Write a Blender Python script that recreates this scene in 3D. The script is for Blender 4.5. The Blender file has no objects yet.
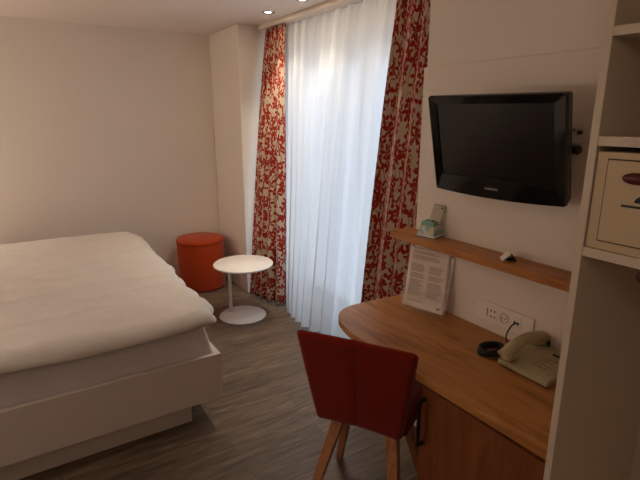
import bpy, bmesh, math, random
from mathutils import Vector, Matrix, noise
random.seed(7)
sc = bpy.context.scene
COL = sc.collection
PI = math.pi

# ------------------------------------------------------------------ helpers
def lin(r, g, b):
    return tuple(((c/255)/12.92 if c/255 <= .04045 else ((c/255+.055)/1.055)**2.4) for c in (r, g, b)) + (1,)

def mat(name, col, rough=.6, spec=.3, metal=0, **kw):
    m = bpy.data.materials.new(name); m.use_nodes = True
    b = m.node_tree.nodes['Principled BSDF']
    b.inputs['Base Color'].default_value = col
    b.inputs['Roughness'].default_value = rough
    b.inputs['Specular IOR Level'].default_value = spec
    b.inputs['Metallic'].default_value = metal
    for k, v in kw.items():
        b.inputs[k.replace('_', ' ')].default_value = v
    return m

class NT:
    def __init__(s, m): s.t = m.node_tree; s.b = s.t.nodes['Principled BSDF']
    def n(s, typ, ins=None, **attrs):
        nd = s.t.nodes.new(typ)
        for k, v in attrs.items(): setattr(nd, k, v)
        if ins:
            for k, v in ins.items():
                i = nd.inputs[k]
                if isinstance(v, bpy.types.NodeSocket): s.t.links.new(v, i)
                else: i.default_value = v
        return nd
    def m(s, op, a, b=0., c=0.):
        nd = s.n('ShaderNodeMath', operation=op)
        for i, v in enumerate((a, b, c)):
            if isinstance(v, bpy.types.NodeSocket): s.t.links.new(v, nd.inputs[i])
            else: nd.inputs[i].default_value = v
        return nd.outputs[0]
    def mix(s, fac, a, b, blend='MIX'):
        nd = s.n('ShaderNodeMix', data_type='RGBA', blend_type=blend)
        for k, v in ((0, fac), (6, a), (7, b)):
            if isinstance(v, bpy.types.NodeSocket): s.t.links.new(v, nd.inputs[k])
            else: nd.inputs[k].default_value = v
        return nd.outputs[2]
    def ramp(s, fac, stops):
        nd = s.n('ShaderNodeValToRGB', {0: fac}); e = nd.color_ramp.elements
        e[0].position, e[0].color = stops[0]; e[1].position, e[1].color = stops[-1]
        for p, c in stops[1:-1]:
            k = e.new(p); k.color = c
        return nd.outputs[0]
    def link(s, a, b): s.t.links.new(a, b)
    def coords(s, kind='Object', scale=(1, 1, 1), rot=(0, 0, 0)):
        tc = s.n('ShaderNodeTexCoord')
        mp = s.n('ShaderNodeMapping', {'Vector': tc.outputs[kind], 'Scale': scale, 'Rotation': rot})
        return mp.outputs[0]
    def bump(s, h, strength=.2, dist=.01):
        nd = s.n('ShaderNodeBump', {'Height': h, 'Strength': strength, 'Distance': dist})
        s.link(nd.outputs[0], s.b.inputs['Normal'])

def obj(name, bm, m=None, parent=None, smooth=False, bevel=0, seg=2, loc=None):
    me = bpy.data.meshes.new(name)
    bmesh.ops.recalc_face_normals(bm, faces=bm.faces)
    bm.to_mesh(me); bm.free()
    if m: me.materials.append(m)
    o = bpy.data.objects.new(name, me); COL.objects.link(o)
    if smooth:
        for p in me.polygons: p.use_smooth = True
    if bevel:
        md = o.modifiers.new('b', 'BEVEL'); md.width = bevel; md.segments = seg; md.limit_method = 'ANGLE'; md.angle_limit = .7
        wn = o.modifiers.new('w', 'WEIGHTED_NORMAL')
        for p in me.polygons: p.use_smooth = True
    if parent: o.parent = parent
    if loc: o.location = loc
    return o

def empty(name, loc=(0, 0, 0), rz=0):
    o = bpy.data.objects.new(name, None); COL.objects.link(o); o.location = loc; o.rotation_euler = (0, 0, rz)
    o.empty_display_size = .1
    return o

def tag(o, label=None, cat=None, group=None, kind=None):
    if label: o['label'] = label
    if cat: o['category'] = cat
    if group: o['group'] = group
    if kind: o['kind'] = kind
    return o

def box(bm, x0, x1, y0, y1, z0, z1):
    v = [bm.verts.new((x, y, z)) for x in (x0, x1) for y in (y0, y1) for z in (z0, z1)]
    for f in ((0, 1, 3, 2), (4, 6, 7, 5), (0, 4, 5, 1), (2, 3, 7, 6), (0, 2, 6, 4), (1, 5, 7, 3)):
        bm.faces.new([v[i] for i in f])
    return bm

def bx(*a): return box(bmesh.new(), *a)

def lathe(prof, n=48, bm=None, c=(0, 0, 0)):
    bm = bm or bmesh.new(); rings = []
    for r, z in prof:
        if r < 1e-6: rings.append([bm.verts.new((c[0], c[1], c[2]+z))])
        else: rings.append([bm.verts.new((c[0]+r*math.cos(2*PI*i/n), c[1]+r*math.sin(2*PI*i/n), c[2]+z)) for i in range(n)])
    for a, b in zip(rings, rings[1:]):
        for i in range(n):
            j = (i+1) % n
            if len(a) == 1 and len(b) == 1: continue
            if len(a) == 1: bm.faces.new((a[0], b[i], b[j]))
            elif len(b) == 1: bm.faces.new((a[i], a[j], b[0]))
            else: bm.faces.new((a[i], a[j], b[j], b[i]))
    return bm

def tube(pts, r, n=10, bm=None, closed=False):
    """tube through pts; r a number or list"""
    bm = bm or bmesh.new(); pts = [Vector(p) for p in pts]; N = len(pts)
    rr = r if isinstance(r, (list, tuple)) else [r]*N
    rings = []; up = None
    for i, p in enumerate(pts):
        t = (pts[(i+1) % N if closed else min(i+1, N-1)]-pts[(i-1) % N if closed else max(i-1, 0)]).normalized()
        if up is None:
            up = Vector((0, 0, 1)) if abs(t.z) < .9 else Vector((1, 0, 0))
        s = t.cross(up).normalized(); up = s.cross(t).normalized()
        rings.append([bm.verts.new(p+(s*math.cos(2*PI*k/n)+up*math.sin(2*PI*k/n))*rr[i]) for k in range(n)])
    for a, b in (list(zip(rings, rings[1:]))+([(rings[-1], rings[0])] if closed else [])):
        for k in range(n): bm.faces.new((a[k], a[(k+1) % n], b[(k+1) % n], b[k]))
    if not closed:
        bm.faces.new(rings[0][::-1]); bm.faces.new(rings[-1])
    return bm

def prism(outline, z0, z1, bm=None):
    bm = bm or bmesh.new()
    a = [bm.verts.new((x, y, z0)) for x, y in outline]; b = [bm.verts.new((x, y, z1)) for x, y in outline]
    bm.faces.new(a[::-1]); bm.faces.new(b); n = len(a)
    for i in range(n): bm.faces.new((a[i], a[(i+1) % n], b[(i+1) % n], b[i]))
    return bm

def struct(name, bm, m, parent=None, **k):
    o = obj(name, bm, m, parent, **k)
    if not parent: o['kind'] = 'structure'
    return o

def catmull(P, n=10, closed=False):
    P = [Vector(p) for p in P]; out = []; N = len(P)
    for i in range(N if closed else N-1):
        g = lambda k: P[k % N] if closed else P[max(0, min(N-1, k))]
        a, b, c, d = g(i-1), g(i), g(i+1), g(i+2)
        for k in range(n):
            t = k/n
            out.append(.5*((2*b)+(c-a)*t+(2*a-5*b+4*c-d)*t*t+(-a+3*b-3*c+d)*t**3))
    if not closed: out.append(P[-1])
    return out

# ------------------------------------------------------------------ materials
def plaster(name, col, var=.04):
    m = mat(name, col, .85, .15); t = NT(m)
    c = t.coords('Object', (40, 40, 40))
    nz = t.n('ShaderNodeTexNoise', {'Vector': c, 'Scale': 6., 'Detail': 4.})
    t.bump(nz.outputs[0], .12, .002)
    return m
M = {}
M['wall'] = plaster('wall_paint', lin(230, 220, 209))
M['ceil'] = plaster('ceiling_paint', lin(226, 214, 205))
M['panelwhite'] = mat('white_laminate', lin(226, 214, 202), .45, .35)
M['white'] = mat('white_lacquer', lin(238, 232, 226), .35, .4)
M['bedwhite'] = mat('bed_frame_laminate', lin(224, 212, 204), .4, .4)
M['closet'] = mat('wardrobe_laminate', lin(208, 192, 174), .45, .35)
M['tray'] = mat('white_plastic', lin(232, 222, 210), .35, .4)

def wood(name, base, dark, light, rot=0, rough=.4, sc_=1.0):
    m = mat(name, base, rough, .35); t = NT(m)
    c = t.coords('Object', (1, 1, 1), (0, 0, rot) if not isinstance(rot, tuple) else rot)
    cs = t.n('ShaderNodeMapping', {'Vector': c, 'Scale': (9*sc_, 1.1*sc_, 9*sc_)}).outputs[0]
    warp = t.n('ShaderNodeTexNoise', {'Vector': c, 'Scale': 2.3*sc_, 'Detail': 2.})
    wv = t.mix(.12, cs, warp.outputs['Color'], 'ADD')
    n1 = t.n('ShaderNodeTexNoise', {'Vector': wv, 'Scale': 1.5, 'Detail': 4., 'Roughness': .6, 'Distortion': 1.2})
    fine = t.n('ShaderNodeTexNoise', {'Vector': t.n('ShaderNodeMapping', {'Vector': c, 'Scale': (160*sc_, 5*sc_, 160*sc_)}).outputs[0], 'Scale': 1., 'Detail': 3.})
    a = t.ramp(n1.outputs[0], [(.28, dark), (.48, base), (.75, light)])
    b = t.ramp(fine.outputs[0], [(.3, (.72, .70, .68, 1)), (.6, (1, 1, 1, 1))])
    kc = t.n('ShaderNodeMapping', {'Vector': c, 'Scale': (1.0, .55, 1.0)}).outputs[0]
    kn = t.n('ShaderNodeTexVoronoi', {'Vector': t.mix(.1, kc, warp.outputs['Color'], 'ADD'), 'Scale': 3.6*sc_})
    k = t.ramp(kn.outputs['Distance'], [(.03, (.2, .15, .12, 1)), (.16, (1, 1, 1, 1))])
    x = t.mix(.55, a, b, 'MULTIPLY'); x = t.mix(.6, x, k, 'MULTIPLY')
    t.link(x, t.b.inputs['Base Color']); t.bump(fine.outputs[0], .08, .002)
    return m
M['oak'] = wood('oak_worktop', lin(182, 122, 66), lin(140, 86, 40), lin(200, 144, 86))
M['oakshelf'] = wood('oak_shelf', lin(182, 118, 58), lin(150, 90, 42), lin(196, 134, 74))
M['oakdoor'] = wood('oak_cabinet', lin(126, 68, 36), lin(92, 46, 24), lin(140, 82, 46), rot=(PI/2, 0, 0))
M['leg'] = wood('beech_leg', lin(176, 118, 80), lin(150, 94, 60), lin(190, 134, 94), rot=(PI/2, 0, 0), sc_=2)

# floor planks along X
m = mat('floor_planks', lin(96, 84, 74), .42, .4); t = NT(m)
c = t.coords('Object')
br = t.n('ShaderNodeTexBrick', {'Vector': c, 'Color1': (0, 0, 0, 1), 'Color2': (1, 1, 1, 1), 'Mortar': (.5, .5, .5, 1), 'Scale': 1., 'Mortar Size': .0014,
         'Brick Width': 1.22, 'Row Height': .165, 'Bias': 0.}, offset=.37)
off = t.n('ShaderNodeVectorMath', {0: c, 1: t.n('ShaderNodeVectorMath', {0: br.outputs['Color'], 1: (7.3, 3.1, 0)}, operation='MULTIPLY').outputs[0]}, operation='ADD').outputs[0]
g1 = t.n('ShaderNodeTexNoise', {'Vector': t.n('ShaderNodeMapping', {'Vector': off, 'Scale': (2.2, 20, 1)}).outputs[0], 'Scale': 1.6, 'Detail': 5., 'Roughness': .62, 'Distortion': .9})
g2 = t.n('ShaderNodeTexNoise', {'Vector': t.n('ShaderNodeMapping', {'Vector': off, 'Scale': (9, 150, 1)}).outputs[0], 'Scale': 1., 'Detail': 3.})
col = t.ramp(g1.outputs[0], [(.25, lin(72, 58, 47)), (.45, lin(102, 86, 71)), (.6, lin(122, 104, 88)), (.78, lin(160, 144, 126))])
col = t.mix(.5, col, t.ramp(g2.outputs[0], [(.3, (.62, .6, .58, 1)), (.65, (1.1, 1.1, 1.1, 1))]), 'MULTIPLY')
tone = t.ramp(br.outputs['Color'], [(0, (.82, .82, .82, 1)), (1, (1.12, 1.1, 1.08, 1))])
col = t.mix(1., col, tone, 'MULTIPLY')
col = t.mix(t.m('MULTIPLY', br.outputs['Fac'], .35), col, lin(45, 38, 34))
t.link(col, t.b.inputs['Base Color']); t.bump(g2.outputs[0], .15, .002)
M['floor'] = m

# upholstery
def cloth(name, col, sc_=900, strength=.25):
    m = mat(name, col, .95, .1); t = NT(m)
    c = t.coords('Object')
    nz = t.n('ShaderNodeTexNoise', {'Vector': c, 'Scale': float(sc_), 'Detail': 2.})
    big = t.n('ShaderNodeTexNoise', {'Vector': c, 'Scale': 14., 'Detail': 3.})
    k = t.ramp(nz.outputs[0], [(.3, tuple(x*.8 for x in col[:3])+(1,)), (.7, tuple(min(1, x*1.12) for x in col[:3])+(1,))])
    k2 = t.mix(.25, k, t.ramp(big.outputs[0], [(.3, tuple(x*.8 for x in col[:3])+(1,)), (.7, col)]))
    t.link(k2, t.b.inputs['Base Color']); t.bump(nz.outputs[0], strength, .002)
    t.b.inputs['Sheen Weight'].default_value = .15
    return m
M['orange'] = cloth('orange_felt', lin(172, 60, 18))
M['redseat'] = cloth('dark_red_felt', lin(128, 28, 10))
M['linen'] = cloth('white_linen', lin(228, 221, 214), 500, .05)
M['mattress'] = cloth('mattress_cover', lin(236, 230, 232), 500, .05)
M['black'] = mat('black_plastic', lin(14, 12, 12), .35, .4)
M['glossblack'] = mat('glossy_black_bezel', lin(10, 9, 9), .07, .6)
M['screen'] = mat('screen_glass', lin(20, 15, 13), .22, .5)
M['chrome'] = mat('brushed_metal', lin(170, 165, 158), .25, .5, 1)
M['darkmetal'] = mat('dark_metal', lin(60, 54, 50), .3, .5, .8)
M['greylogo'] = mat('silver_lettering', lin(150, 145, 140), .4, .4)
M['beigeplastic'] = mat('beige_plastic', lin(172, 158, 124), .4, .4)
M['beigekey'] = mat('beige_keys', lin(160, 146, 114), .45, .4)
M['safe'] = mat('beige_safe_paint', lin(202, 180, 148), .5, .3)
M['groove'] = mat('dark_gap', lin(60, 38, 28), .7, .2)
M['maroon'] = mat('maroon_plastic', lin(80, 22, 20), .4, .4)
M['navy'] = mat('dark_blue_print', lin(34, 34, 48), .5, .3)
M['paper'] = mat('paper', lin(226, 212, 200), .8, .1)
M['ink'] = mat('grey_ink', lin(150, 132, 122), .8, .1)
M['green'] = mat('green_print', lin(70, 130, 105), .6, .2)
M['palegreen'] = mat('pale_green_print', lin(165, 205, 188), .6, .2)
M['amber'] = mat('ochre_print', lin(196, 176, 96), .6, .2)
M['bluegrey'] = mat('blue_grey_print', lin(90, 110, 130), .6, .2)
m = bpy.data.materials.new('clear_acrylic_sheet'); m.use_nodes = True; nt = m.node_tree; nt.nodes.remove(nt.nodes['Principled BSDF'])
a_ = nt.nodes.new('ShaderNodeBsdfTransparent'); b_ = nt.nodes.new('ShaderNodeBsdfGlossy'); b_.inputs['Roughness'].default_value = .12; d_ = nt.nodes.new('ShaderNodeBsdfDiffuse'); d_.inputs[0].default_value = lin(235, 228, 220)
x1 = nt.nodes.new('ShaderNodeMixShader'); x1.inputs[0].default_value = .5; nt.links.new(b_.outputs[0], x1.inputs[1]); nt.links.new(d_.outputs[0], x1.inputs[2])
x2 = nt.nodes.new('ShaderNodeMixShader'); x2.inputs[0].default_value = .13; nt.links.new(a_.outputs[0], x2.inputs[1]); nt.links.new(x1.outputs[0], x2.inputs[2]); nt.links.new(x2.outputs[0], nt.nodes['Material Output'].inputs[0])
M['acrylic'] = m
M['cord'] = mat('black_cable', lin(10, 10, 14), .35, .5)
M['bluecord'] = mat('dark_blue_cable', lin(26, 28, 44), .4, .5)

# sheer voile
m = bpy.data.materials.new('sheer_voile'); m.use_nodes = True; nt = m.node_tree; nt.nodes.remove(nt.nodes['Principled BSDF'])
out = nt.nodes['Material Output']
tr = nt.nodes.new('ShaderNodeBsdfTransparent'); tl = nt.nodes.new('ShaderNodeBsdfTranslucent'); df = nt.nodes.new('ShaderNodeBsdfDiffuse')
tl.inputs[0].default_value = lin(236, 238, 240); df.inputs[0].default_value = lin(236, 234, 230); tr.inputs[0].default_value = (1, 1, 1, 1)
mx1 = nt.nodes.new('ShaderNodeMixShader'); mx1.inputs[0].default_value = .36
nt.links.new(tl.outputs[0], mx1.inputs[1]); nt.links.new(df.outputs[0], mx1.inputs[2])
mx2 = nt.nodes.new('ShaderNodeMixShader')
lw = nt.nodes.new('ShaderNodeLayerWeight'); lw.inputs[0].default_value = .35
mr = nt.nodes.new('ShaderNodeMapRange'); nt.links.new(lw.outputs['Facing'], mr.inputs[0]); mr.inputs[3].default_value = .90; mr.inputs[4].default_value = .98
nt.links.new(mr.outputs[0], mx2.inputs[0]); nt.links.new(tr.outputs[0], mx2.inputs[1]); nt.links.new(mx1.outputs[0], mx2.inputs[2])
nt.links.new(mx2.outputs[0], out.inputs[0])
M['sheer'] = m

# leaf patterned curtain fabric
def leafmat(name, ground, red):
    m = mat(name, ground, .9, .1); t = NT(m)
    uv = t.n('ShaderNodeTexCoord').outputs['UV']
    masks = []
    for k, (s, kk, R, seed) in enumerate(((11., 2.5, .46, 0.), (15., 1.5, .46, 3.7), (18., 1., .42, 8.1))):
        mp = t.n('ShaderNodeMapping', {'Vector': uv, 'Scale': (s, s*.85, 1), 'Location': (seed, seed*1.7, 0)}).outputs[0]
        vo = t.n('ShaderNodeTexVoronoi', {'Vector': mp, 'Scale': 1., 'Randomness': .75}, voronoi_dimensions='2D')
        d = t.n('ShaderNodeVectorMath', {0: mp, 1: vo.outputs['Position']}, operation='SUBTRACT')
        sp = t.n('ShaderNodeSeparateXYZ', {0: d.outputs[0]})
        ang = t.m('ARCTAN2', sp.outputs[1], sp.outputs[0])
        rnd = t.n('ShaderNodeSeparateColor', {0: vo.outputs['Color']})
        ang = t.m('ADD', ang, t.m('MULTIPLY', rnd.outputs[0], 6.28))
        r = t.n('ShaderNodeVectorMath', {0: d.outputs[0]}, operation='LENGTH').outputs['Value']
        pet = t.m('POWER', t.m('ABSOLUTE', t.m('COSINE', t.m('MULTIPLY', ang, kk))), 1.3)
        size = t.m('MULTIPLY_ADD', rnd.outputs[1], .22, R-.1)
        msk = t.m('GREATER_THAN', t.m('MULTIPLY', pet, size), r)
        msk = t.m('MULTIPLY', msk, t.m('GREATER_THAN', rnd.outputs[2], (.08, .2, .3)[k]))
        masks.append(msk)
    # thin stems
    mp = t.n('ShaderNodeMapping', {'Vector': uv, 'Scale': (7, 3.2, 1)}).outputs[0]
    nz = t.n('ShaderNodeTexNoise', {'Vector': mp, 'Scale': 1.4, 'Detail': 1.})
    st = t.m('LESS_THAN', t.m('ABSOLUTE', t.m('SUBTRACT', t.m('FRACT', t.m('MULTIPLY', nz.outputs[0], 6.)), .5)), .05)
    mask = t.m('MAXIMUM', t.m('MAXIMUM', masks[0], masks[1]), t.m('MAXIMUM', masks[2], st))
    weave = t.n('ShaderNodeTexNoise', {'Vector': uv, 'Scale': 500., 'Detail': 1.})
    colr = t.mix(mask, ground, red)
    colr = t.mix(.3, colr, t.ramp(weave.outputs[0], [(.3, (.75, .75, .75, 1)), (.7, (1.1, 1.1, 1.1, 1))]), 'MULTIPLY')
    t.link(colr, t.b.inputs['Base Color'])
    t.b.inputs['Sheen Weight'].default_value = .2
    return m
M['leaf'] = leafmat('red_leaf_fabric', lin(192, 172, 150), lin(146, 36, 25))

# ------------------------------------------------------------------ room shell
XW, XL, YF, YN, ZC = 1.67, -1.30, 4.72, -1.5, 2.40      # tv wall, left wall, far wall, near wall, ceiling
XG = 2.20                                               # window wall
struct('floor', bx(XL-.1, XG+.1, YN-.1, YF+.1, -.1, 0), M['floor'])
struct('ceiling', bx(XL-.1, XG+.1, YN-.1, YF+.1, ZC, ZC+.1), M['ceil'])
struct('wall_back', bx(XL-.1, XG+.1, YF, YF+.1, 0, ZC), M['wall'])
struct('wall_left', bx(XL-.1, XL, YN, YF, 0, ZC), M['wall'])
struct('wall_front', bx(XL-.1, XG+.1, YN-.1, YN, 0, ZC), M['wall'])
struct('wall_right', bx(XW, XG+.1, YN, 1.71, 0, ZC), M['wall'], bevel=.004)
struct('wall_corner', bx(1.745, XG+.1, 4.04, YF, 0, ZC), M['wall'], bevel=.006)
WY0, WY1, WZ0, WZ1 = 1.98, 3.86, .04, 2.10
bm = bx(XG, XG+.14, 1.71, WY0, 0, ZC); box(bm, XG, XG+.14, WY1, 4.04, 0, ZC)
box(bm, XG, XG+.14, WY0, WY1, 0, WZ0); box(bm, XG, XG+.14, WY0, WY1, WZ1, ZC)
struct('wall_window', bm, M['wall'])
bm = bmesh.new()
for y0, y1 in ((WY0, 2.92), (2.92, WY1)):
    box(bm, XG+.04, XG+.10, y0, y0+.06, WZ0, WZ1); box(bm, XG+.04, XG+.10, y1-.06, y1, WZ0, WZ1)
    box(bm, XG+.04, XG+.10, y0+.06, y1-.06, WZ0, WZ0+.08); box(bm, XG+.04, XG+.10, y0+.06, y1-.06, WZ1-.06, WZ1)
win = struct('window_1', bm, M['white'])
g = mat('window_glass', (1, 1, 1, 1), 0, .5)
gn = g.node_tree; gt = gn.nodes.new('ShaderNodeBsdfTransparent'); gg = gn.nodes.new('ShaderNodeBsdfGlossy'); gg.inputs['Roughness'].default_value = .0
gm = gn.nodes.new('ShaderNodeMixShader'); gm.inputs[0].default_value = .06
gn.links.new(gt.outputs[0], gm.inputs[1]); gn.links.new(gg.outputs[0], gm.inputs[2]); gn.links.new(gm.outputs[0], gn.nodes['Material Output'].inputs[0])
for y0, y1 in ((WY0, 2.92), (2.92, WY1)):
    obj('window_pane', bx(XG+.066, XG+.074, y0+.06, y1-.06, WZ0+.08, WZ1-.06), g, win)

# ------------------------------------------------------------------ curtains
def make_curtain(name, top, bot, ztop, zbot, nf, amp0, amp1, m, width, ns=260, nz=44, ph=0., seed=1, thick=.002, tight=1.):
    """top / bot: polylines (x,y); pleats run across them and open out downward"""
    bm = bmesh.new(); uvl = bm.loops.layers.uv.new('UVMap')
    T = catmull([(*p, 0) for p in top], 20); B = catmull([(*p, 0) for p in bot], 20)
    def samp(L, s):
        f = s*(len(L)-1); i = min(int(f), len(L)-2); return L[i].lerp(L[i+1], f-i)
    grid = []
    for i in range(ns+1):
        s = i/ns; row = []
        a, b = samp(T, s), samp(B, s)
        sw = s+.35/nf*noise.noise(Vector((s*nf*.7, seed*3.1, 0)))
        for j in range(nz+1):
            q = j/nz                                      # 0 top, 1 bottom
            p = a.lerp(b, q**.8)
            tan = (samp(T, min(1, s+.01))-samp(T, max(0, s-.01))).lerp(samp(B, min(1, s+.01))-samp(B, max(0, s-.01)), q).normalized()
            nrm = Vector((-tan.y, tan.x, 0))
            phs = 2*PI*nf*(sw+.012*math.sin(q*3+seed))+ph
            am = (amp0+(amp1-amp0)*q)*(.75+.5*noise.noise(Vector((s*nf*.5, q*.8, seed))))
            w = math.sin(phs); w = math.copysign(abs(w)**.8, w)
            p = p+nrm*am*w+tan*am*.35*math.sin(2*phs)*min(1, q*2)
            if q < .06: p = p+nrm*.004*math.sin(phs*4)
            row.append(bm.verts.new((p.x, p.y, ztop+(zbot-ztop)*q)))
        grid.append(row)
    for i in range(ns):
        for j in range(nz):
            f = bm.faces.new((grid[i][j], grid[i+1][j], grid[i+1][j+1], grid[i][j+1]))
            for l, (a_, b_) in zip(f.loops, ((i, j), (i+1, j), (i+1, j+1), (i, j+1))):
                l[uvl].uv = (a_/ns*width, b_/nz*(ztop-zbot))
    o = obj(name, bm, m, None, smooth=True)
    if thick:
        md = o.modifiers.new('s', 'SOLIDIFY'); md.thickness = thick
    return o

ZR = 2.366
o = make_curtain('patterned_curtain', [(1.99, 4.00), (1.985, 3.82), (1.975, 3.64)], [(1.735, 3.93), (1.77, 3.80), (1.80, 3.66), (1.87, 3.545)], ZR, .03, 4.3, .022, .045, M['leaf'], 1.3, ph=.5, seed=2)
tag(o, 'beige curtain with red leaf print, in the corner beside the pillar', 'curtain', 'leaf print curtains')
o = make_curtain('patterned_curtain', [(1.975, 2.26), (1.98, 2.0), (1.97, 1.76)], [(1.82, 2.40), (1.87, 2.1), (1.86, 1.78)], ZR, .03, 5.4, .026, .045, M['leaf'], 1.6, ph=1.4, seed=5)
tag(o, 'beige curtain with red leaf print, between the sheer curtain and the television', 'curtain', 'leaf print curtains')
o = make_curtain('sheer_curtain', [(2.04, 3.80), (2.04, 3.0), (2.05, 2.0)], [(1.955, 3.62), (1.83, 3.30), (1.80, 2.98), (1.92, 2.6), (1.98, 2.0)], ZR, .025, 13, .020, .046, M['sheer'], 3.6, ns=760, nz=40, ph=.3, seed=9, thick=0)
tag(o, 'floor length white sheer curtain backlit by the window', 'sheer curtain')
bm = bx(1.936, 2.09, 1.72, 4.035, ZR, 2.399)
rl = obj('curtain_rail', bm, M['panelwhite'], bevel=.002)
tag(rl, 'white curtain rail board running along the ceiling above the curtains', 'curtain rail')

# ------------------------------------------------------------------ downlights
lampm = bpy.data.materials.new('lamp_glow'); lampm.use_nodes = True
lb = lampm.node_tree.nodes['Principled BSDF']; lb.inputs['Emission Color'].default_value = (1, .8, .55, 1); lb.inputs['Emission Strength'].default_value = 220
def make_downlight():
    e = empty('ceiling_downlight', (0, 0, 2.4))
    obj('trim_ring', lathe([(.031, -.0005), (.034, -.005), (.043, -.006), (.047, -.003), (.047, 0), (.031, 0), (.031, -.0005)], 32), M['chrome'], e, smooth=True)
    obj('lamp', lathe([(0, -.0025), (.02, -.0025), (.0225, -.001), (.0225, 0), (0, 0)], 24), lampm, e, smooth=True)
    obj('reflector', lathe([(.0226, -.0008), (.031, -.0022), (.031, -.0002), (.0226, -.0002), (.0226, -.0008)], 24), M['darkmetal'], e, smooth=True)
    return e
dl = make_downlight()
DL = [(1.76, 3.49), (1.765, 2.995), (1.765, 2.50)]
for i, (x, y) in enumerate(DL):
    if i == 0: r = dl
    else:
        r = dl.copy(); COL.objects.link(r)
        for ch in dl.children:
            c = ch.copy(); COL.objects.link(c); c.parent = r
    r.location = (x, y, 2.4)
    tag(r, ['lit round recessed ceiling spotlight nearest the corner pillar', 'recessed ceiling spotlight cut by the top edge of the picture, above the sheer curtain', 'recessed ceiling spotlight nearest the television, above the picture'][i], 'ceiling light', 'recessed spotlights along the curtains')
    l = bpy.data.lights.new('spot', 'SPOT'); l.energy = (38, 36, 15)[i]; l.color = (1, .87, .68); l.spot_size = math.radians(95); l.spot_blend = 1.; l.shadow_soft_size = .025
    lo = bpy.data.objects.new('downlight_beam', l); COL.objects.link(lo); lo.location = (x, y, 2.39)

# ------------------------------------------------------------------ bed
BX0, BX1, BY0, BY1 = -1.25, .81, 2.27, 4.36
bed = tag(empty('bed', (-.2, 3.3, 0)), 'white low bed frame with overhanging edge on a recessed plinth', 'bed')
bo = lambda n, bm, m, **k: obj(n, bm, m, bed, loc=(.2, -3.3, 0), **k)
bo('plinth', bx(BX0+.02, .655, 2.36, 4.25, 0, .15), M['bedwhite'], bevel=.002)
bo('side_rail', bx(BX0, BX1, BY0, BY0+.028, .15, .413), M['bedwhite'], bevel=.002)
bo('side_rail', bx(BX0, BX1, BY1-.028, BY1, .15, .413), M['bedwhite'], bevel=.002)
bo('foot_rail', bx(BX1-.028, BX1, BY0+.028, BY1-.028, .15, .413), M['bedwhite'], bevel=.002)
bo('bed_base', bx(BX0, BX1-.03, BY0+.03, BY1-.03, .15, .30), M['bedwhite'])
bo('headboard', bx(XL+.001, BX0, BY0-.02, BY1+.02, 0, 1.0), M['bedwhite'], bevel=.004)
def puffy(x0, x1, y0, y1, zb, zt, r, nx, ny, fn, rb=None, bot=.0, edge=None):
    """closed cushion-like slab; fn(x,y) adds height"""
    bm = bmesh.new(); rb = rb or r
    def lin_(a, b, n):
        L = [a+r*(1-math.cos(PI/2*i/7)) for i in range(7)]
        L += [a+r+(b-a-2*r)*i/n for i in range(n+1)]
        L += [b-r*(1-math.cos(PI/2*i/7)) for i in range(6, -1, -1)]
        return L
    X, Y = lin_(x0, x1, nx), lin_(y0, y1, ny)
    def hgt(x, y):
        fx = min(1, min(x-x0, x1-x)/r); fy = min(1, min(y-y0, y1-y)/r)
        return math.sqrt(max(0, 1-(1-fx)**2))*math.sqrt(max(0, 1-(1-fy)**2))
    zm = zb+(zt-zb)*.32
    A = []; Bt = []
    for i, x in enumerate(X):
        ra = []; rb_ = []
        for j, y in enumerate(Y):
            h = hgt(x, y); px, py, dz = x, y, 0
            if edge: px, py, dz = edge(x, y)
            ed = i in (0, len(X)-1) or j in (0, len(Y)-1)
            a = bm.verts.new((px, py, dz+zm+(zt-zm)*h+(fn(x, y)*h)))
            ra.append(a)
            rb_.append(a if ed else bm.verts.new((px, py, dz+zm-(zm-zb)*min(1, h*1.0))))
        A.append(ra); Bt.append(rb_)
    for i in range(len(X)-1):
        for j in range(len(Y)-1):
            bm.faces.new((A[i][j], A[i+1][j], A[i+1][j+1], A[i][j+1]))
            try: bm.faces.new((Bt[i][j], Bt[i][j+1], Bt[i+1][j+1], Bt[i+1][j]))
            except ValueError: pass
    return bm
mt = puffy(BX0+.01, .775, BY0+.035, BY1-.035, .302, .572, .045, 30, 30, lambda x, y: 0)
o = obj('mattress', mt, M['mattress'], None, smooth=True)
tag(o, 'thick white mattress standing inside the bed frame under the duvet', 'mattress')
def dfn(x, y):
    v = Vector((x, y, 0))
    a = .022*noise.noise(Vector((x*.9, y*1.3, 3)))+.010*noise.noise(Vector((x*3.2+y*1.5, y*2.1, 7)))
    w = 1-abs(noise.noise(Vector((x*1.6+.6*y, y*4.2-.8*x, 11))))*2
    b = .007*max(0, w)**4
    return a+b+.02*max(0, -x)
def dedge(x, y):
    kx = max(0, (x-.70)/.13); ky = max(0, (2.36-y)/.11); kf = max(0, (y-4.2)/.15)
    px = x+kx*(.012*math.sin(y*26)+.026*noise.noise(Vector((y*5, 1, 2)))+.008*math.sin(y*47+1)+.02*((4.4-y)/2.1-.4)*0)
    px += kx*(.02*(y-2.3)/2.1); cn = min(1, max(0, kx))*min(1, max(0, ky)); px -= .042*cn; y += .018*cn
    dz = -.030*min(1, kx)**2*(.6+.4*math.sin(y*9+1))*(1-cn) - ky**2*(-.004+.016*math.sin(x*3.4+.6)+.012*noise.noise(Vector((x*5, 4, 2))))
    dz -= .012*cn; dz += .022*max(0, min(1, (y-2.9)/1.2))
    py = y+ky*.012*noise.noise(Vector((x*4, 9, 1)))
    return px, py, dz
o = obj('duvet', puffy(BX0+.04, .825, 2.24, 4.38,   .578, .672, .08, 110, 110, dfn, edge=dedge), M['linen'], None, smooth=True)
tag(o, 'white duvet spread flat over the mattress with rumpled edges', 'duvet')

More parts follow.
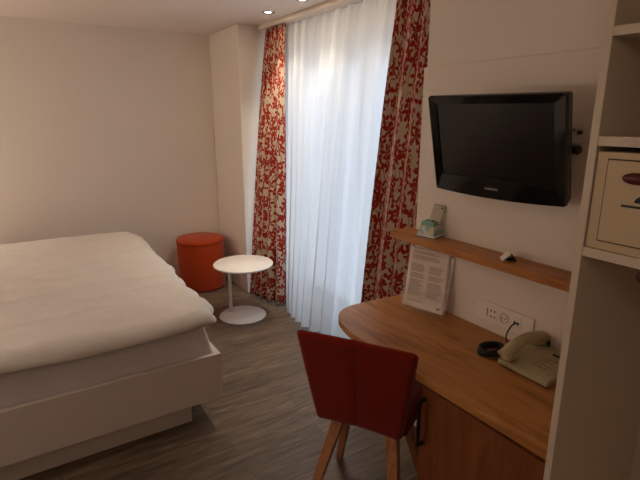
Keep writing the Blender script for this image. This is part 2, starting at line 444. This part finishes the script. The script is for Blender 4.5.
# ------------------------------------------------------------------ pouf
pf = tag(empty('pouf', (1.452, 4.478, 0)), 'orange felt cylindrical pouf in the corner behind the round side table', 'pouf')
R_, Hh = .224, .505
obj('body', lathe([(0, .004), (R_-.015, .004), (R_-.004, .012), (R_, .03), (R_, Hh-.05), (R_-.003, Hh-.043)], 64), M['orange'], pf, smooth=True)
obj('seat_cushion', lathe([(R_-.003, Hh-.043), (R_+.002, Hh-.038), (R_+.002, Hh-.018), (R_-.006, Hh-.006), (R_-.03, Hh), (0, Hh+.006)], 64), M['orange'], pf, smooth=True)
obj('piping', tube([(R_*math.cos(a*PI/32), R_*math.sin(a*PI/32), Hh-.042) for a in range(64)], .0015, 8, closed=True), M['orange'], pf, smooth=True)

# ------------------------------------------------------------------ side table
st = tag(empty('side_table', (1.487, 3.567, 0)), 'white round metal side table with offset stem on a disc base', 'side table')
obj('base', lathe([(0, 0), (.19, 0), (.196, .003), (.197, .008), (.192, .013), (0, .015)], 72), M['white'], st, smooth=True)
obj('table_top', lathe([(0, .462), (.236, .462), (.243, .467), (.243, .475), (.238, .480), (0, .480)], 80, c=(.006, -.04, 0)), M['white'], st, smooth=True)
sx, sy = -.060, .112
obj('stem', tube([(sx, sy, .013), (sx, sy, .455), (sx*.95, sy*.95, .462)], .014, 20), M['white'], st, smooth=True)
obj('stem_flange', lathe([(0, .454), (.05, .454), (.052, .458), (.052, .462), (0, .462)], 32, c=(sx*.75, sy*.75, 0)), M['white'], st, smooth=True)

# ------------------------------------------------------------------ wall panel, shelf, desk
wp = obj('wall_panel', bx(1.65, 1.6695, .645, 1.708, .08, 1.865), M['panelwhite'], bevel=.003)
tag(wp, 'white board fixed on the wall behind the television and desk', 'wall panel')
out_ = [(1.145, .628), (1.139, .9), (1.133, 1.2), (1.128, 1.46), (1.130, 1.53), (1.145, 1.61), (1.172, 1.685), (1.222, 1.743), (1.293, 1.774), (1.38, 1.777), (1.50, 1.768), (1.648, 1.755)]
cp = [tuple(p[:2]) for p in catmull([(*p, 0) for p in out_], 6)]+[(1.648, .628)]
desk = tag(empty('desk', (1.4, 1.1, 0)), 'oak desk with rounded end, fixed along the wall with a cupboard below', 'desk')
do = lambda n, bm, m, p=desk, **k: obj(n, bm, m, p, loc=(-1.4, -1.1, 0), **k)
do('desk_top', prism(cp, .718, .75), M['oak'], bevel=.002)
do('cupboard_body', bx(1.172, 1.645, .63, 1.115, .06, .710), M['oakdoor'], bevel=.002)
do('spacer', bx(1.20, 1.645, .63, 1.11, .710, .718), M['groove'])
do('kickboard', bx(1.21, 1.645, .635, 1.11, 0, .06), M['groove'])
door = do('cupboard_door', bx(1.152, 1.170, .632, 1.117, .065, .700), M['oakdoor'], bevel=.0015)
hb = bmesh.new(); hy = 1.098
hp = [(1.152, hy, .655), (1.118, hy, .655), (1.112, hy, .648), (1.112, hy, .478), (1.118, hy, .471), (1.152, hy, .471)]
for a, b in zip(hp, hp[1:]):
    pass
box(hb, 1.120, 1.152, hy-.006, hy+.006, .648, .662); box(hb, 1.120, 1.152, hy-.006, hy+.006, .466, .480); box(hb, 1.118, 1.129, hy-.006, hy+.006, .470, .660)
obj('handle', hb, M['darkmetal'], door, bevel=.002)
sh = obj('wall_shelf', bx(1.523, 1.649, .645, 1.752, 1.074, 1.107), M['oakshelf'], bevel=.0015)
tag(sh, 'narrow oak shelf on the wall below the television', 'shelf')

# ------------------------------------------------------------------ television
W, n = Vector, 0
def tvrot(y, t):
    w = W((0, -1, 0)); u = W((0, 0, 1)); nn = W((-1, 0, 0))
    u3 = u*math.cos(t)+nn*math.sin(t); n3 = nn*math.cos(t)-u*math.sin(t)
    Rz = Matrix.Rotation(y, 3, 'Z')
    a, b, c = Rz @ w, Rz @ u3, Rz @ n3
    return Matrix(((a.x, b.x, c.x, 0), (a.y, b.y, c.y, 0), (a.z, b.z, c.z, 0), (0, 0, 0, 1)))
TVM = Matrix.Translation((1.473, 1.152, 1.537)) @ tvrot(.097, .243) @ Matrix.Rotation(-.008, 4, 'Z')
tv = tag(empty('television'), 'black flat television with glossy frame tilted down on a wall arm', 'television')
tv.matrix_world = TVM
def rrect(x0, x1, y0, y1, r, sag=0., n=6):
    P = []
    for cx, cy, a0 in ((x1-r, y1-r, 0), (x0+r, y1-r, 90), (x0+r, y0+r, 180), (x1-r, y0+r, 270)):
        for i in range(n+1):
            a = math.radians(a0+90*i/n); P.append((cx+r*math.cos(a), cy+r*math.sin(a)))
        if a0 == 180:
            for i in range(1, 16): P.append((x0+r+(x1-x0-2*r)*i/16, y0))
    return [(x, y-sag*(1-((x-(x0+x1)/2)/((x1-x0)/2))**2)) if y < (y0+y1)/2 else (x, y) for x, y in P]
o1 = rrect(-.277, .266, -.187, .191, .010, .012)
i1 = rrect(-.241, .222, -.120, .158, .003, 0)
# bezel: a frame lofted outline -> front lip -> inner edge
bm = bmesh.new()
def ring(P, z): return [bm.verts.new((x, y, z)) for x, y in P]
def scaleP(P, s): return [(x*s, y*s) for x, y in P]
r0 = ring(scaleP(o1, .985), -.022); r1 = ring(o1, -.010); r2 = ring(scaleP(o1, .995), 0.); r3 = ring(scaleP(o1, .975), .003); r4 = ring(i1, -.002); r5 = ring(i1, -.010)
for a, b in ((r0, r1), (r1, r2), (r2, r3), (r3, r4), (r4, r5)):
    for i in range(len(a)): bm.faces.new((a[i], a[(i+1) % len(a)], b[(i+1) % len(b)], b[i]))
obj('bezel', bm, M['glossblack'], tv, smooth=False)
obj('screen', bx(-.241, .222, -.120, .158, -.010, -.006), M['screen'], tv)
bm = bmesh.new()
q0 = ring(scaleP(o1, .985), -.022); q1 = ring(scaleP(o1, .97), -.045); q2 = ring(scaleP(o1, .70), -.068)
for a, b in ((q0, q1), (q1, q2)):
    for i in range(len(a)): bm.faces.new((a[i], a[(i+1) % len(a)], b[(i+1) % len(b)], b[i]))
bm.faces.new(q2); bm.faces.new(q0)
obj('back_cover', bm, M['black'], tv, smooth=False)
fc = bpy.data.curves.new('logo', 'FONT'); fc.body = 'SAMSUNG'; fc.size = .0165; fc.align_x = 'CENTER'; fc.extrude = .0004; fc.offset = .0006
fo = bpy.data.objects.new('logo_tmp', fc); COL.objects.link(fo)
dg = bpy.context.evaluated_depsgraph_get(); dg.update(); me = bpy.data.meshes.new_from_object(fo.evaluated_get(dg))
bpy.data.objects.remove(fo); me.materials.append(M['greylogo'])
lo_ = bpy.data.objects.new('brand_lettering', me); COL.objects.link(lo_); lo_.parent = tv; lo_.location = (-.016, -.162, .0022); lo_.scale = (.72, .75, 1)
# wall arm (world coordinates via inverse)
inv = TVM.inverted()
def tvw(n_, bm_, m_, **k):
    bmesh.ops.transform(bm_, matrix=inv, verts=bm_.verts)
    return obj(n_, bm_, m_, tv, **k)
tvw('mount_plate', bx(1.636, 1.649, 1.03, 1.13, 1.44, 1.58), M['black'], bevel=.003)
tvw('mount_arm', tube([(1.636, 1.08, 1.51), (1.60, 1.06, 1.515), (1.565, 1.10, 1.525), (1.535, 1.15, 1.528)], .013, 12), M['black'], smooth=True)
k_ = tube([(1.60, 1.05, 1.54), (1.60, .95, 1.54), (1.60, .93, 1.54)], .007, 12); tube([(1.60, .942, 1.54), (1.60, .936, 1.54), (1.60, .908, 1.54), (1.60, .90, 1.54)], [.009, .016, .016, .008], 14, k_)
tvw('arm_knob', k_, M['black'], smooth=True)

ap = tag(empty('antenna_socket', (1.65, .945, 1.60)), 'small white aerial socket on the wall right of the television', 'socket')
obj('plate', bx(-.008, -.0005, -.045, .045, -.04, .055), M['tray'], ap, bevel=.003)
obj('connector', tube([(-.008, .012, .004), (-.026, .012, .004)], .006, 12), M['chrome'], ap, smooth=True)
obj('connector', tube([(-.008, -.012, -.004), (-.022, -.012, -.004)], .007, 12), M['black'], ap, smooth=True)

# ------------------------------------------------------------------ power sockets on the panel
ps = tag(empty('socket_strip', (1.65, 1.16, .835)), 'white wall plate with power outlets and a telephone jack above the desk', 'socket')
pl = obj('plate', bx(-.010, -.0005, -.14, .14, -.044, .044), M['tray'], ps, bevel=.003)
def recess(y, w, h, m_, name, r=False):
    if r:
        b = lathe([(0, -.002), (w, -.002), (w, .0015), (w+.002, .0015), (w+.002, -.002)], 28)
        bmesh.ops.rotate(b, verts=b.verts, cent=(0, 0, 0), matrix=Matrix.Rotation(-PI/2, 3, 'Y')); bmesh.ops.translate(b, verts=b.verts, vec=(-.0105, y, 0))
        return obj(name, b, m_, ps)
    return obj(name, bx(-.0115, -.0095, y-w, y+w, -h, h), m_, ps, bevel=.001)
s1 = recess(.048, .024, .030, M['tray'], 'power_outlet')
b = bmesh.new()
for dz in (.012, -.014):
    for dy in (-.009, .009): box(b, -.0122, -.0112, .048+dy-.003, .048+dy+.003, dz-.004, dz+.004)
box(b, -.0122, -.0112, .0755, .0785, -.018, .018)
obj('contact_holes', b, M['groove'], s1)
s2 = recess(-.008, .019, .019, M['beigekey'], 'round_outlet', True)
b = bmesh.new()
for dy in (-.008, .008): box(b, -.0128, -.012, -.008+dy-.0025, -.008+dy+.0025, -.003, .003)
obj('contact_holes', b, M['groove'], s2)
s3 = recess(-.066, .024, .026, M['tray'], 'telephone_jack')
b = bx(-.0122, -.0112, -.078, -.069, -.006, .006); box(b, -.0122, -.0112, -.063, -.054, -.006, .006)
obj('jack_hole', b, M['groove'], s3)
cb = obj('telephone_cable', tube(catmull([(1.637, 1.094, .835), (1.618, 1.096, .832), (1.605, 1.10, .815), (1.598, 1.105, .79), (1.60, 1.10, .762), (1.607, 1.06, .7545), (1.615, 1.03, .7545)], 8), .0028, 8), M['bluecord'], smooth=True)
tag(cb, 'thin dark telephone cable hanging from the jack to the phone', 'cable')

# ------------------------------------------------------------------ phone
ph = tag(empty('desk_telephone', (1.53, .91, .75), -.02), 'beige desk telephone with handset on its left, beside the wardrobe', 'telephone')
def wedge(x0, x1, y0, y1, z0, zf, zb):
    b = bmesh.new(); v = [b.verts.new(p) for p in ((x0, y0, z0), (x1, y0, z0), (x1, y1, z0), (x0, y1, z0), (x0, y0, zf), (x1, y0, zb), (x1, y1, zb), (x0, y1, zf))]
    for f in ((0, 3, 2, 1), (4, 5, 6, 7), (0, 1, 5, 4), (1, 2, 6, 5), (2, 3, 7, 6), (3, 0, 4, 7)): b.faces.new([v[i] for i in f])
    return b
body = obj('phone_body', wedge(-.10, .105, -.10, .105, .004, .022, .052), M['beigeplastic'], ph, bevel=.006, seg=3)
obj('rubber_base', wedge(-.093, .10, -.094, .099, 0, .006, .006), M['black'], ph)
zt = lambda x: .022+.030*(x+.10)/.205
hs = catmull([(-.100, .075, .046), (-.085, .075, .056), (-.045, .074, .078), (.0, .073, .088), (.05, .072, .088), (.095, .071, .078), (.112, .071, .070)], 6)
rr = []
for i in range(len(hs)):
    u = i/(len(hs)-1); rr.append(.019+.007*abs(2*u-1)**3)
b = tube(hs, rr, 16)
for v in b.verts: v.co.y = .073+(v.co.y-.073)*1.25
e1 = lathe([(0, 0), (.026, 0), (.027, .010), (.024, .020), (0, .022)], 24, b, (-.078, .073, .030))
lathe([(0, 0), (.026, 0), (.027, .010), (.024, .02), (0, .022)], 24, b, (.088, .071, .052))
obj('handset', b, M['beigeplastic'], ph, smooth=True)
def key(x, y, w, h, m_, name, t_=.003):
    z = zt(x); b = bx(x-h, x+h, y-w, y+w, z-.002, z+t_)
    return obj(name, b, m_, ph, bevel=.001)
key(.062, -.040, .030, .006, M['black'], 'display')
for r in range(4):
    for c_ in range(3): key(.025-.021*r, -.005-.020*c_, .006, .005, M['beigekey'], 'key')
for r in range(5): key(.028-.021*r, -.078, .009, .0035, M['beigekey'], 'memory_key')
obj('cradle_hook', bx(.094, .103, .03, .038, .05, .072), M['black'], ph, bevel=.002)
# coiled handset cord
pts = []
for i in range(560):
    a = i/560*2*PI*2.35; rad = .052+.004*math.sin(a*.43); hz = .0055+.0075*(a/(2*PI))
    cx, cy = 1.487+rad*1.0*math.cos(a), 1.086+rad*.66*math.sin(a)
    b2 = i*.7
    pts.append((cx+.005*math.cos(b2)*math.cos(a), cy+.005*math.cos(b2)*math.sin(a), .752+hz+.005*math.sin(b2)))
cc = obj('coiled_cord', tube(pts, .0048, 6), M['cord'], smooth=True)
tag(cc, 'black coiled handset cord lying in a loop left of the telephone', 'cord')

# ------------------------------------------------------------------ sign holder with printed sheet
hd = tag(empty('sign_holder', (1.556, 1.543, .75), math.radians(15)), 'clear acrylic stand holding a printed sheet at the back of the desk', 'sign holder')
ln = .055/.29
b = bmesh.new()
def slab(b, y0, y1, prof, th):
    """profile (x,z) swept in y with thickness along +x"""
    n_ = len(prof); A = []
    for y in (y0, y1):
        A.append([b.verts.new((x, y, z)) for x, z in prof]); A.append([b.verts.new((x+th[0], y, z+th[1])) for x, z in prof])
    for i in range(n_-1):
        b.faces.new((A[0][i], A[0][i+1], A[2][i+1], A[2][i])); b.faces.new((A[1][i], A[3][i], A[3][i+1], A[1][i+1]))
        b.faces.new((A[0][i], A[1][i], A[1][i+1], A[0][i+1])); b.faces.new((A[2][i], A[2][i+1], A[3][i+1], A[3][i]))
    for e in (0, n_-1): b.faces.new((A[0][e], A[2][e], A[3][e], A[1][e]))
slab(b, -.118, .118, [(.006, .004), (.006+.27*ln, .27)], (.003, 0))
slab(b, -.118, .118, [(-.006, .004), (-.008+.10*ln, .11)], (.0025, 0))
box(b, -.02, .03, -.118, .118, 0, .004)
obj('acrylic_stand', b, M['acrylic'], hd)
pp = tag(empty('printed_sheet', (1.556, 1.543, .75), math.radians(15)), 'printed white information sheet standing in the clear holder', 'paper')
b = bmesh.new(); G = []
NX, NZ = 14, 20
def pxf(u, v):   # u 0..1 across (left->right in view), v 0..1 up
    return (-.0005+(.005+.290*v)*ln-.006*v*v*math.sin(u*PI)*.6+.002, .106-.212*u, .006+.285*v)
G = [[b.verts.new(pxf(i/NX, j/NZ)) for j in range(NZ+1)] for i in range(NX+1)]
for i in range(NX):
    for j in range(NZ): b.faces.new((G[i][j], G[i+1][j], G[i+1][j+1], G[i][j+1]))
po = obj('sheet', b, M['paper'], pp, smooth=True); md = po.modifiers.new('s', 'SOLIDIFY'); md.thickness = .0006
b = bmesh.new()
def bar(u0, u1, v0, v1):
    k = 8; q = []
    for i in range(k+1):
        u = u0+(u1-u0)*i/k
        p0, p1 = pxf(u, v0), pxf(u, v1)
        q.append((b.verts.new((p0[0]-.0012, p0[1], p0[2])), b.verts.new((p1[0]-.0012, p1[1], p1[2]))))
    for a_, c_ in zip(q, q[1:]): b.faces.new((a_[0], c_[0], c_[1], a_[1]))
random.seed(3)
for v in [.93, .905, .86, .835, .81]: bar(.08, .55+.35*random.random(), v, v+.009)
v = .76
while v > .18:
    if random.random() > .14:
        bar(.07, .33+.12*random.random(), v, v+.008); bar(.53, .80+.12*random.random(), v, v+.008)
    v -= .022
bar(.84, .93, .05, .09); bar(.1, .5, .10, .11)
obj('printed_lines', b, M['ink'], pp)

# ------------------------------------------------------------------ card dispenser on the shelf
cd = tag(empty('card_dispenser', (1.604, 1.563, 1.107), math.radians(14)), 'small green and white printed card box on the shelf', 'card dispenser')
def frustum(b, x0, x1, y0, y1, z0, z1, ix0, ix1, iy0, iy1):
    v = [b.verts.new(p) for p in ((x0, y0, z0), (x1, y0, z0), (x1, y1, z0), (x0, y1, z0), (x0+ix0, y0+iy0, z1), (x1-ix1, y0+iy0, z1), (x1-ix1, y1-iy1, z1), (x0+ix0, y1-iy1, z1))]
    for f in ((0, 3, 2, 1), (4, 5, 6, 7), (0, 1, 5, 4), (1, 2, 6, 5), (2, 3, 7, 6), (3, 0, 4, 7)): b.faces.new([v[i] for i in f])
    return b
m = mat('printed_card_box', lin(190, 205, 200), .5, .3); t = NT(m)
vo = t.n('ShaderNodeTexVoronoi', {'Vector': t.coords('Object', (1, 1, 1.3)), 'Scale': 55.})
cz = t.n('ShaderNodeSeparateXYZ', {0: t.coords('Object')}).outputs[2]
cr_ = t.n('ShaderNodeSeparateColor', {0: vo.outputs['Color']}).outputs[0]
kk = t.ramp(cr_, [(0, lin(140, 180, 172)), (.3, lin(206, 212, 206)), (.55, lin(205, 190, 120)), (.7, lin(196, 200, 205)), (1, lin(90, 115, 135))])
kk = t.mix(t.m('LESS_THAN', cz, .012), kk, lin(214, 214, 212)); kk = t.mix(t.m('GREATER_THAN', cz, .054), kk, lin(130, 172, 155))
t.link(kk, t.b.inputs['Base Color'])
obj('card_box', frustum(bmesh.new(), -.047, .043, -.050, .050, 0, .073, .018, .014, .02, .02), m, cd, bevel=.0015)
obj('base_rim', bx(-.048, .044, -.051, .051, 0, .004), M['bluegrey'], cd)
b = bmesh.new()
for yy in (-.012, .014): box(b, -.022, .02, yy-.007, yy+.007, .068, .077)
obj('top_tab', b, M['green'], cd, bevel=.002)
cdc = tag(empty('display_card', (1.610, 1.548, 1.178), math.radians(38)), 'pale card with green edge standing in the printed card box', 'card')
b = bx(-.003, .003, -.026, .026, -.008, .078)
bmesh.ops.transform(b, matrix=Matrix.Rotation(math.radians(14), 4, 'X') @ Matrix.Rotation(math.radians(8), 4, 'Y'), verts=b.verts)
co = obj('card', b, M['paper'], cdc, bevel=.0015)
b = bx(-.0028, .010, -.0275, -.0255, -.008, .079); box(b, -.0028, .010, -.026, .022, .077, .079)
bmesh.ops.transform(b, matrix=Matrix.Rotation(math.radians(14), 4, 'X') @ Matrix.Rotation(math.radians(8), 4, 'Y'), verts=b.verts)
obj('green_edge', b, M['green'], cdc)
b = bx(-.0042, -.003, -.019, -.012, .064, .071)
bmesh.ops.transform(b, matrix=Matrix.Rotation(math.radians(14), 4, 'X') @ Matrix.Rotation(math.radians(8), 4, 'Y'), verts=b.verts)
obj('black_dot', b, M['black'], cdc)

# folded tent card (small) on the shelf
tc_ = tag(empty('tent_card', (1.585, 1.118, 1.107), math.radians(-40)), 'tiny folded white tent card on the shelf, its inner shade painted black', 'card')
def tri(b, pts, y0, y1):
    A = [b.verts.new((x, y0, z)) for x, z in pts]; B_ = [b.verts.new((x, y1, z)) for x, z in pts]
    b.faces.new(A); b.faces.new(B_[::-1]); n_ = len(A)
    for i in range(n_): b.faces.new((A[i], B_[i], B_[(i+1) % n_], A[(i+1) % n_]))
    return b
b = tri(bmesh.new(), [(-.032, 0), (-.001, .031), (.001, .031), (0, .028), (-.029, 0)], -.022, .026)
obj('front_leaf', b, M['paper'], tc_)
b = tri(bmesh.new(), [(.023, 0), (.001, .0315), (0, .031), (0, .028), (.020, 0)], -.022, .026)
obj('back_leaf', b, M['black'], tc_)  # leaf coloured black for the dark inside of the fold
obj('inner_shade', bx(-.012, .011, -.012, .02, 0, .011), M['black'], tc_)  # black block painting the shade inside the open tent

# ------------------------------------------------------------------ wardrobe and safe
wd = tag(empty('wardrobe', (1.4, .2, 0)), 'open white wardrobe unit with shelves at the right edge', 'wardrobe')
wo = lambda n, bm, m=M['closet'], **k: obj(n, bm, m, wd, loc=(-1.4, -.2, 0), **k)
CX0, CX1, CY0, CY1 = 1.135, 1.649, -.26, .622
wo('side_panel', bx(CX0, CX1, CY1-.0185, CY1, 0, 2.28), bevel=.001)
wo('side_panel', bx(CX0, CX1, CY0, CY0+.0185, 0, 2.28), bevel=.001)
wo('top_panel', bx(CX0, CX1, CY0+.0185, CY1-.0185, 2.26, 2.28), bevel=.001)
wo('back_panel', bx(CX1-.008, CX1, CY0+.0185, CY1-.0185, .06, 2.26))
for z0, z1 in ((1.818, 1.838), (1.584, 1.606), (1.322, 1.345), (.06, .08)):
    wo('shelf', bx(CX0+.001, CX1-.008, CY0+.0185, CY1-.0185, z0, z1), bevel=.001)
wo('plinth', bx(CX0+.03, CX1, CY0+.0185, CY1-.0185, 0, .06))
b = tube([(1.16, .455, 1.297), (1.60, .455, 1.297)], .007, 12)
rail = wo('pull_out_rail', b, M['chrome'], smooth=True)
b = lathe([(0, -.006), (.008, -.006), (.012, 0), (.012, .012), (0, .014)], 20)
bmesh.ops.rotate(b, verts=b.verts, cent=(0, 0, 0), matrix=Matrix.Rotation(-PI/2, 3, 'Y')); bmesh.ops.translate(b, verts=b.verts, vec=(1.155, .470, 1.303))
obj('rail_knob', b, M['maroon'], rail, smooth=True)
wo('rail_hanger', bx(1.30, 1.33, .447, .463, 1.297, 1.322), M['chrome'])
sf = tag(empty('safe', (1.35, .40, 1.345)), 'small beige room safe standing on the wardrobe shelf', 'safe')
so = lambda n, bm, m, p=sf, **k: obj(n, bm, m, p, loc=(-1.35, -.40, -1.345), **k)
so('safe_body', bx(1.140, 1.50, .20, .6015, 1.3455, 1.572), M['safe'], bevel=.003)
so('door_gap', bx(1.1385, 1.141, .228, .576, 1.366, 1.557), M['groove'])
sd = so('safe_door', bx(1.135, 1.142, .2305, .5735, 1.3685, 1.5545), M['safe'], bevel=.0015)
b = lathe([(0, 0), (.030, 0), (.031, .003), (.026, .006), (0, .007)], 32)
for v in b.verts: v.co.x *= .42; v.co.y *= 1.0
bmesh.ops.rotate(b, verts=b.verts, cent=(0, 0, 0), matrix=Matrix.Rotation(-PI/2, 3, 'Y'))
bmesh.ops.translate(b, verts=b.verts, vec=(1.135, .507, 1.518)); obj('recessed_grip', b, M['maroon'], sd, smooth=True)
b = tri(bmesh.new(), [(math.cos(a*PI/12)*.018, math.sin(a*PI/12)*.016) for a in range(13)], 1.1335, 1.1352)
for v in b.verts: v.co = Vector((v.co.y, .488+v.co.x, 1.466+v.co.z))
box(b, 1.1335, 1.1352, .44, .532, 1.454, 1.459)
obj('emblem', b, M['navy'], sd)

# ------------------------------------------------------------------ chair
fv = Vector((.85, .53, 0)).normalized(); rv = Vector((.53, -.85, 0)).normalized()
ch = tag(empty('chair', (.990, 1.308, 0)), 'dark red upholstered chair with splayed wooden legs pushed to the desk', 'chair')
def CP(r, f, z): return rv*r+fv*f+Vector((0, 0, z))
def backrest():
    b = bmesh.new(); NU, NV = 32, 56
    F = []; K = []
    for i in range(NU+1):
        u = -1+2*i/NU; fr = []; kr = []
        for j in range(NV+1):
            v = j/NV; z = .452+.398*v
            hw = .178+.066*v**.9
            cr = .05; d_ = max(0, (v-(1-cr))/cr, (cr-v)/cr); hw -= .022*(1-math.sqrt(max(0, 1-d_*d_)))
            rake = -.060*v
            z2 = z-.012*(u*u)*(1-v) + .004*(1-u*u)*v
            cur = .003*u*u                               # wings come slightly forward
            e = min(1, (1-abs(u))/.09, )*1.; ev = min(1, min(v, 1-v)/.06)
            th = .017*math.sqrt(max(0, 1-(1-e)**2))*math.sqrt(max(0, 1-(1-ev)**2))
            seam = .006*math.exp(-(u/.02)**2)
            c = (hw*u, .036+rake+cur, z2)
            fr.append(b.verts.new(CP(c[0], c[1]-th+seam, c[2])))
            kr.append(fr[-1] if (i in (0, NU) or j in (0, NV)) else b.verts.new(CP(c[0], c[1]+th, c[2])))
        F.append(fr); K.append(kr)
    for i in range(NU):
        for j in range(NV):
            b.faces.new((F[i][j], F[i+1][j], F[i+1][j+1], F[i][j+1]))
            b.faces.new((K[i][j], K[i][j+1], K[i+1][j+1], K[i+1][j]))
    return b
bk = obj('backrest', backrest(), M['redseat'], ch, smooth=True)
pts = [CP(0, .036-.060*(j/20)-.0135, .462+.376*j/20) for j in range(21)]
obj('seam', tube(pts, .0016, 6), M['redseat'], bk, smooth=True)
def seat():
    b = bmesh.new(); N = 20; T = []; U = []
    for i in range(N+1):
        tr_ = []; ur = []
        for j in range(N+1):
            u = -1+2*i/N; v = j/N
            hw = .19+.03*v
            e = min(1, (1-abs(u))/.12, min(v, 1-v)/.07)
            th = .028*math.sqrt(max(0, 1-(1-e)**2))
            rr_ = hw*u*(1-.06*max(0, v-.8)*5); f = .075+.41*v-.03*u*u*(1 if v > .5 else 0)*v
            z = .446+.012*v*0
            tr_.append(b.verts.new(CP(rr_, f, z+th)))
            ur.append(tr_[-1] if (i in (0, N) or j in (0, N)) else b.verts.new(CP(rr_, f, z-th)))
        T.append(tr_); U.append(ur)
    for i in range(N):
        for j in range(N):
            b.faces.new((T[i][j], T[i+1][j], T[i+1][j+1], T[i][j+1])); b.faces.new((U[i][j], U[i][j+1], U[i+1][j+1], U[i+1][j]))
    return b
obj('seat', seat(), M['redseat'], ch, smooth=True)
def leg(rt, ft, rb, fb):
    b = bmesh.new(); R = []
    for q, z in ((0, .452), (1, 0)):
        r_, f_ = rt+(rb-rt)*q, ft+(fb-ft)*q; w = .0245-.010*q
        R.append([b.verts.new(CP(r_+sx_*w, f_+sy_*w, z)) for sx_, sy_ in ((-1, -1), (1, -1), (1, 1), (-1, 1))])
    b.faces.new(R[0]); b.faces.new(R[1][::-1])
    for k in range(4): b.faces.new((R[0][k], R[0][(k+1) % 4], R[1][(k+1) % 4], R[1][k]))
    return b
for s in (-1, 1):
    obj('leg', leg(.02+s*.112, .075, .02+s*.205, -.12), M['leg'], ch, bevel=.004)
    obj('leg', leg(s*.115, .26, s*.213, .36), M['leg'], ch, bevel=.004)
b = bmesh.new()
tube([CP(-.12, .09, .425), CP(.12, .09, .425)], .011, 8, b); tube([CP(-.12, .26, .425), CP(.12, .26, .425)], .011, 8, b); tube([CP(0, .09, .425), CP(0, .26, .425)], .011, 8, b)
obj('seat_frame', b, M['leg'], ch)

# ------------------------------------------------------------------ daylight, lamps, fill light, camera
w = bpy.data.worlds.new('World'); sc.world = w; w.use_nodes = True
bgd = w.node_tree.nodes['Background']; bgd.inputs[0].default_value = (.68, .82, 1.0, 1); bgd.inputs[1].default_value = 1.75
pl_ = bpy.data.lights.new('window_portal', 'AREA'); pl_.shape = 'RECTANGLE'; pl_.size = WZ1-WZ0; pl_.size_y = WY1-WY0; pl_.cycles.is_portal = True
po_ = bpy.data.objects.new('window_portal', pl_); COL.objects.link(po_); po_.location = (XG+.16, (WY0+WY1)/2, (WZ0+WZ1)/2); po_.rotation_euler = (0, PI/2, 0)
def pt(x, y, z, e, c, r=.12, name='room_lamp'):
    l = bpy.data.lights.new(name, 'POINT'); l.energy = e; l.color = c; l.shadow_soft_size = r
    o = bpy.data.objects.new(name, l); COL.objects.link(o); o.location = (x, y, z); return o
WARM = (1, .86, .72)
pt(-1.05, 4.45, 1.35, 14, WARM, name='bedside_lamp')
pt(-1.05, 2.1, 1.35, 9.5, WARM, name='bedside_lamp')
pt(-.3, -.4, 2.2, 5.2, (1, .84, .64), name='entrance_fill')  # unseen fill light, added to raise the ambient on the near side

cam = bpy.data.cameras.new('Camera'); co = bpy.data.objects.new('Camera', cam); COL.objects.link(co)
cam.sensor_width = 36; cam.lens = 480/640*36; cam.clip_start = .02
pitch, yaw = math.radians(14.4847), math.radians(32.4315)
co.location = (0, 0, 1.65); co.rotation_euler = (PI/2-pitch, 0, -yaw)
sc.camera = co
vs = sc.view_settings; vs.view_transform = 'Standard'; vs.look = 'None'; vs.gamma = 1; vs.exposure = 0; vs.use_curve_mapping = False
sc.cycles.use_denoising = True
sc.cycles.max_bounces = 10; sc.cycles.diffuse_bounces = 6; sc.cycles.transparent_max_bounces = 16
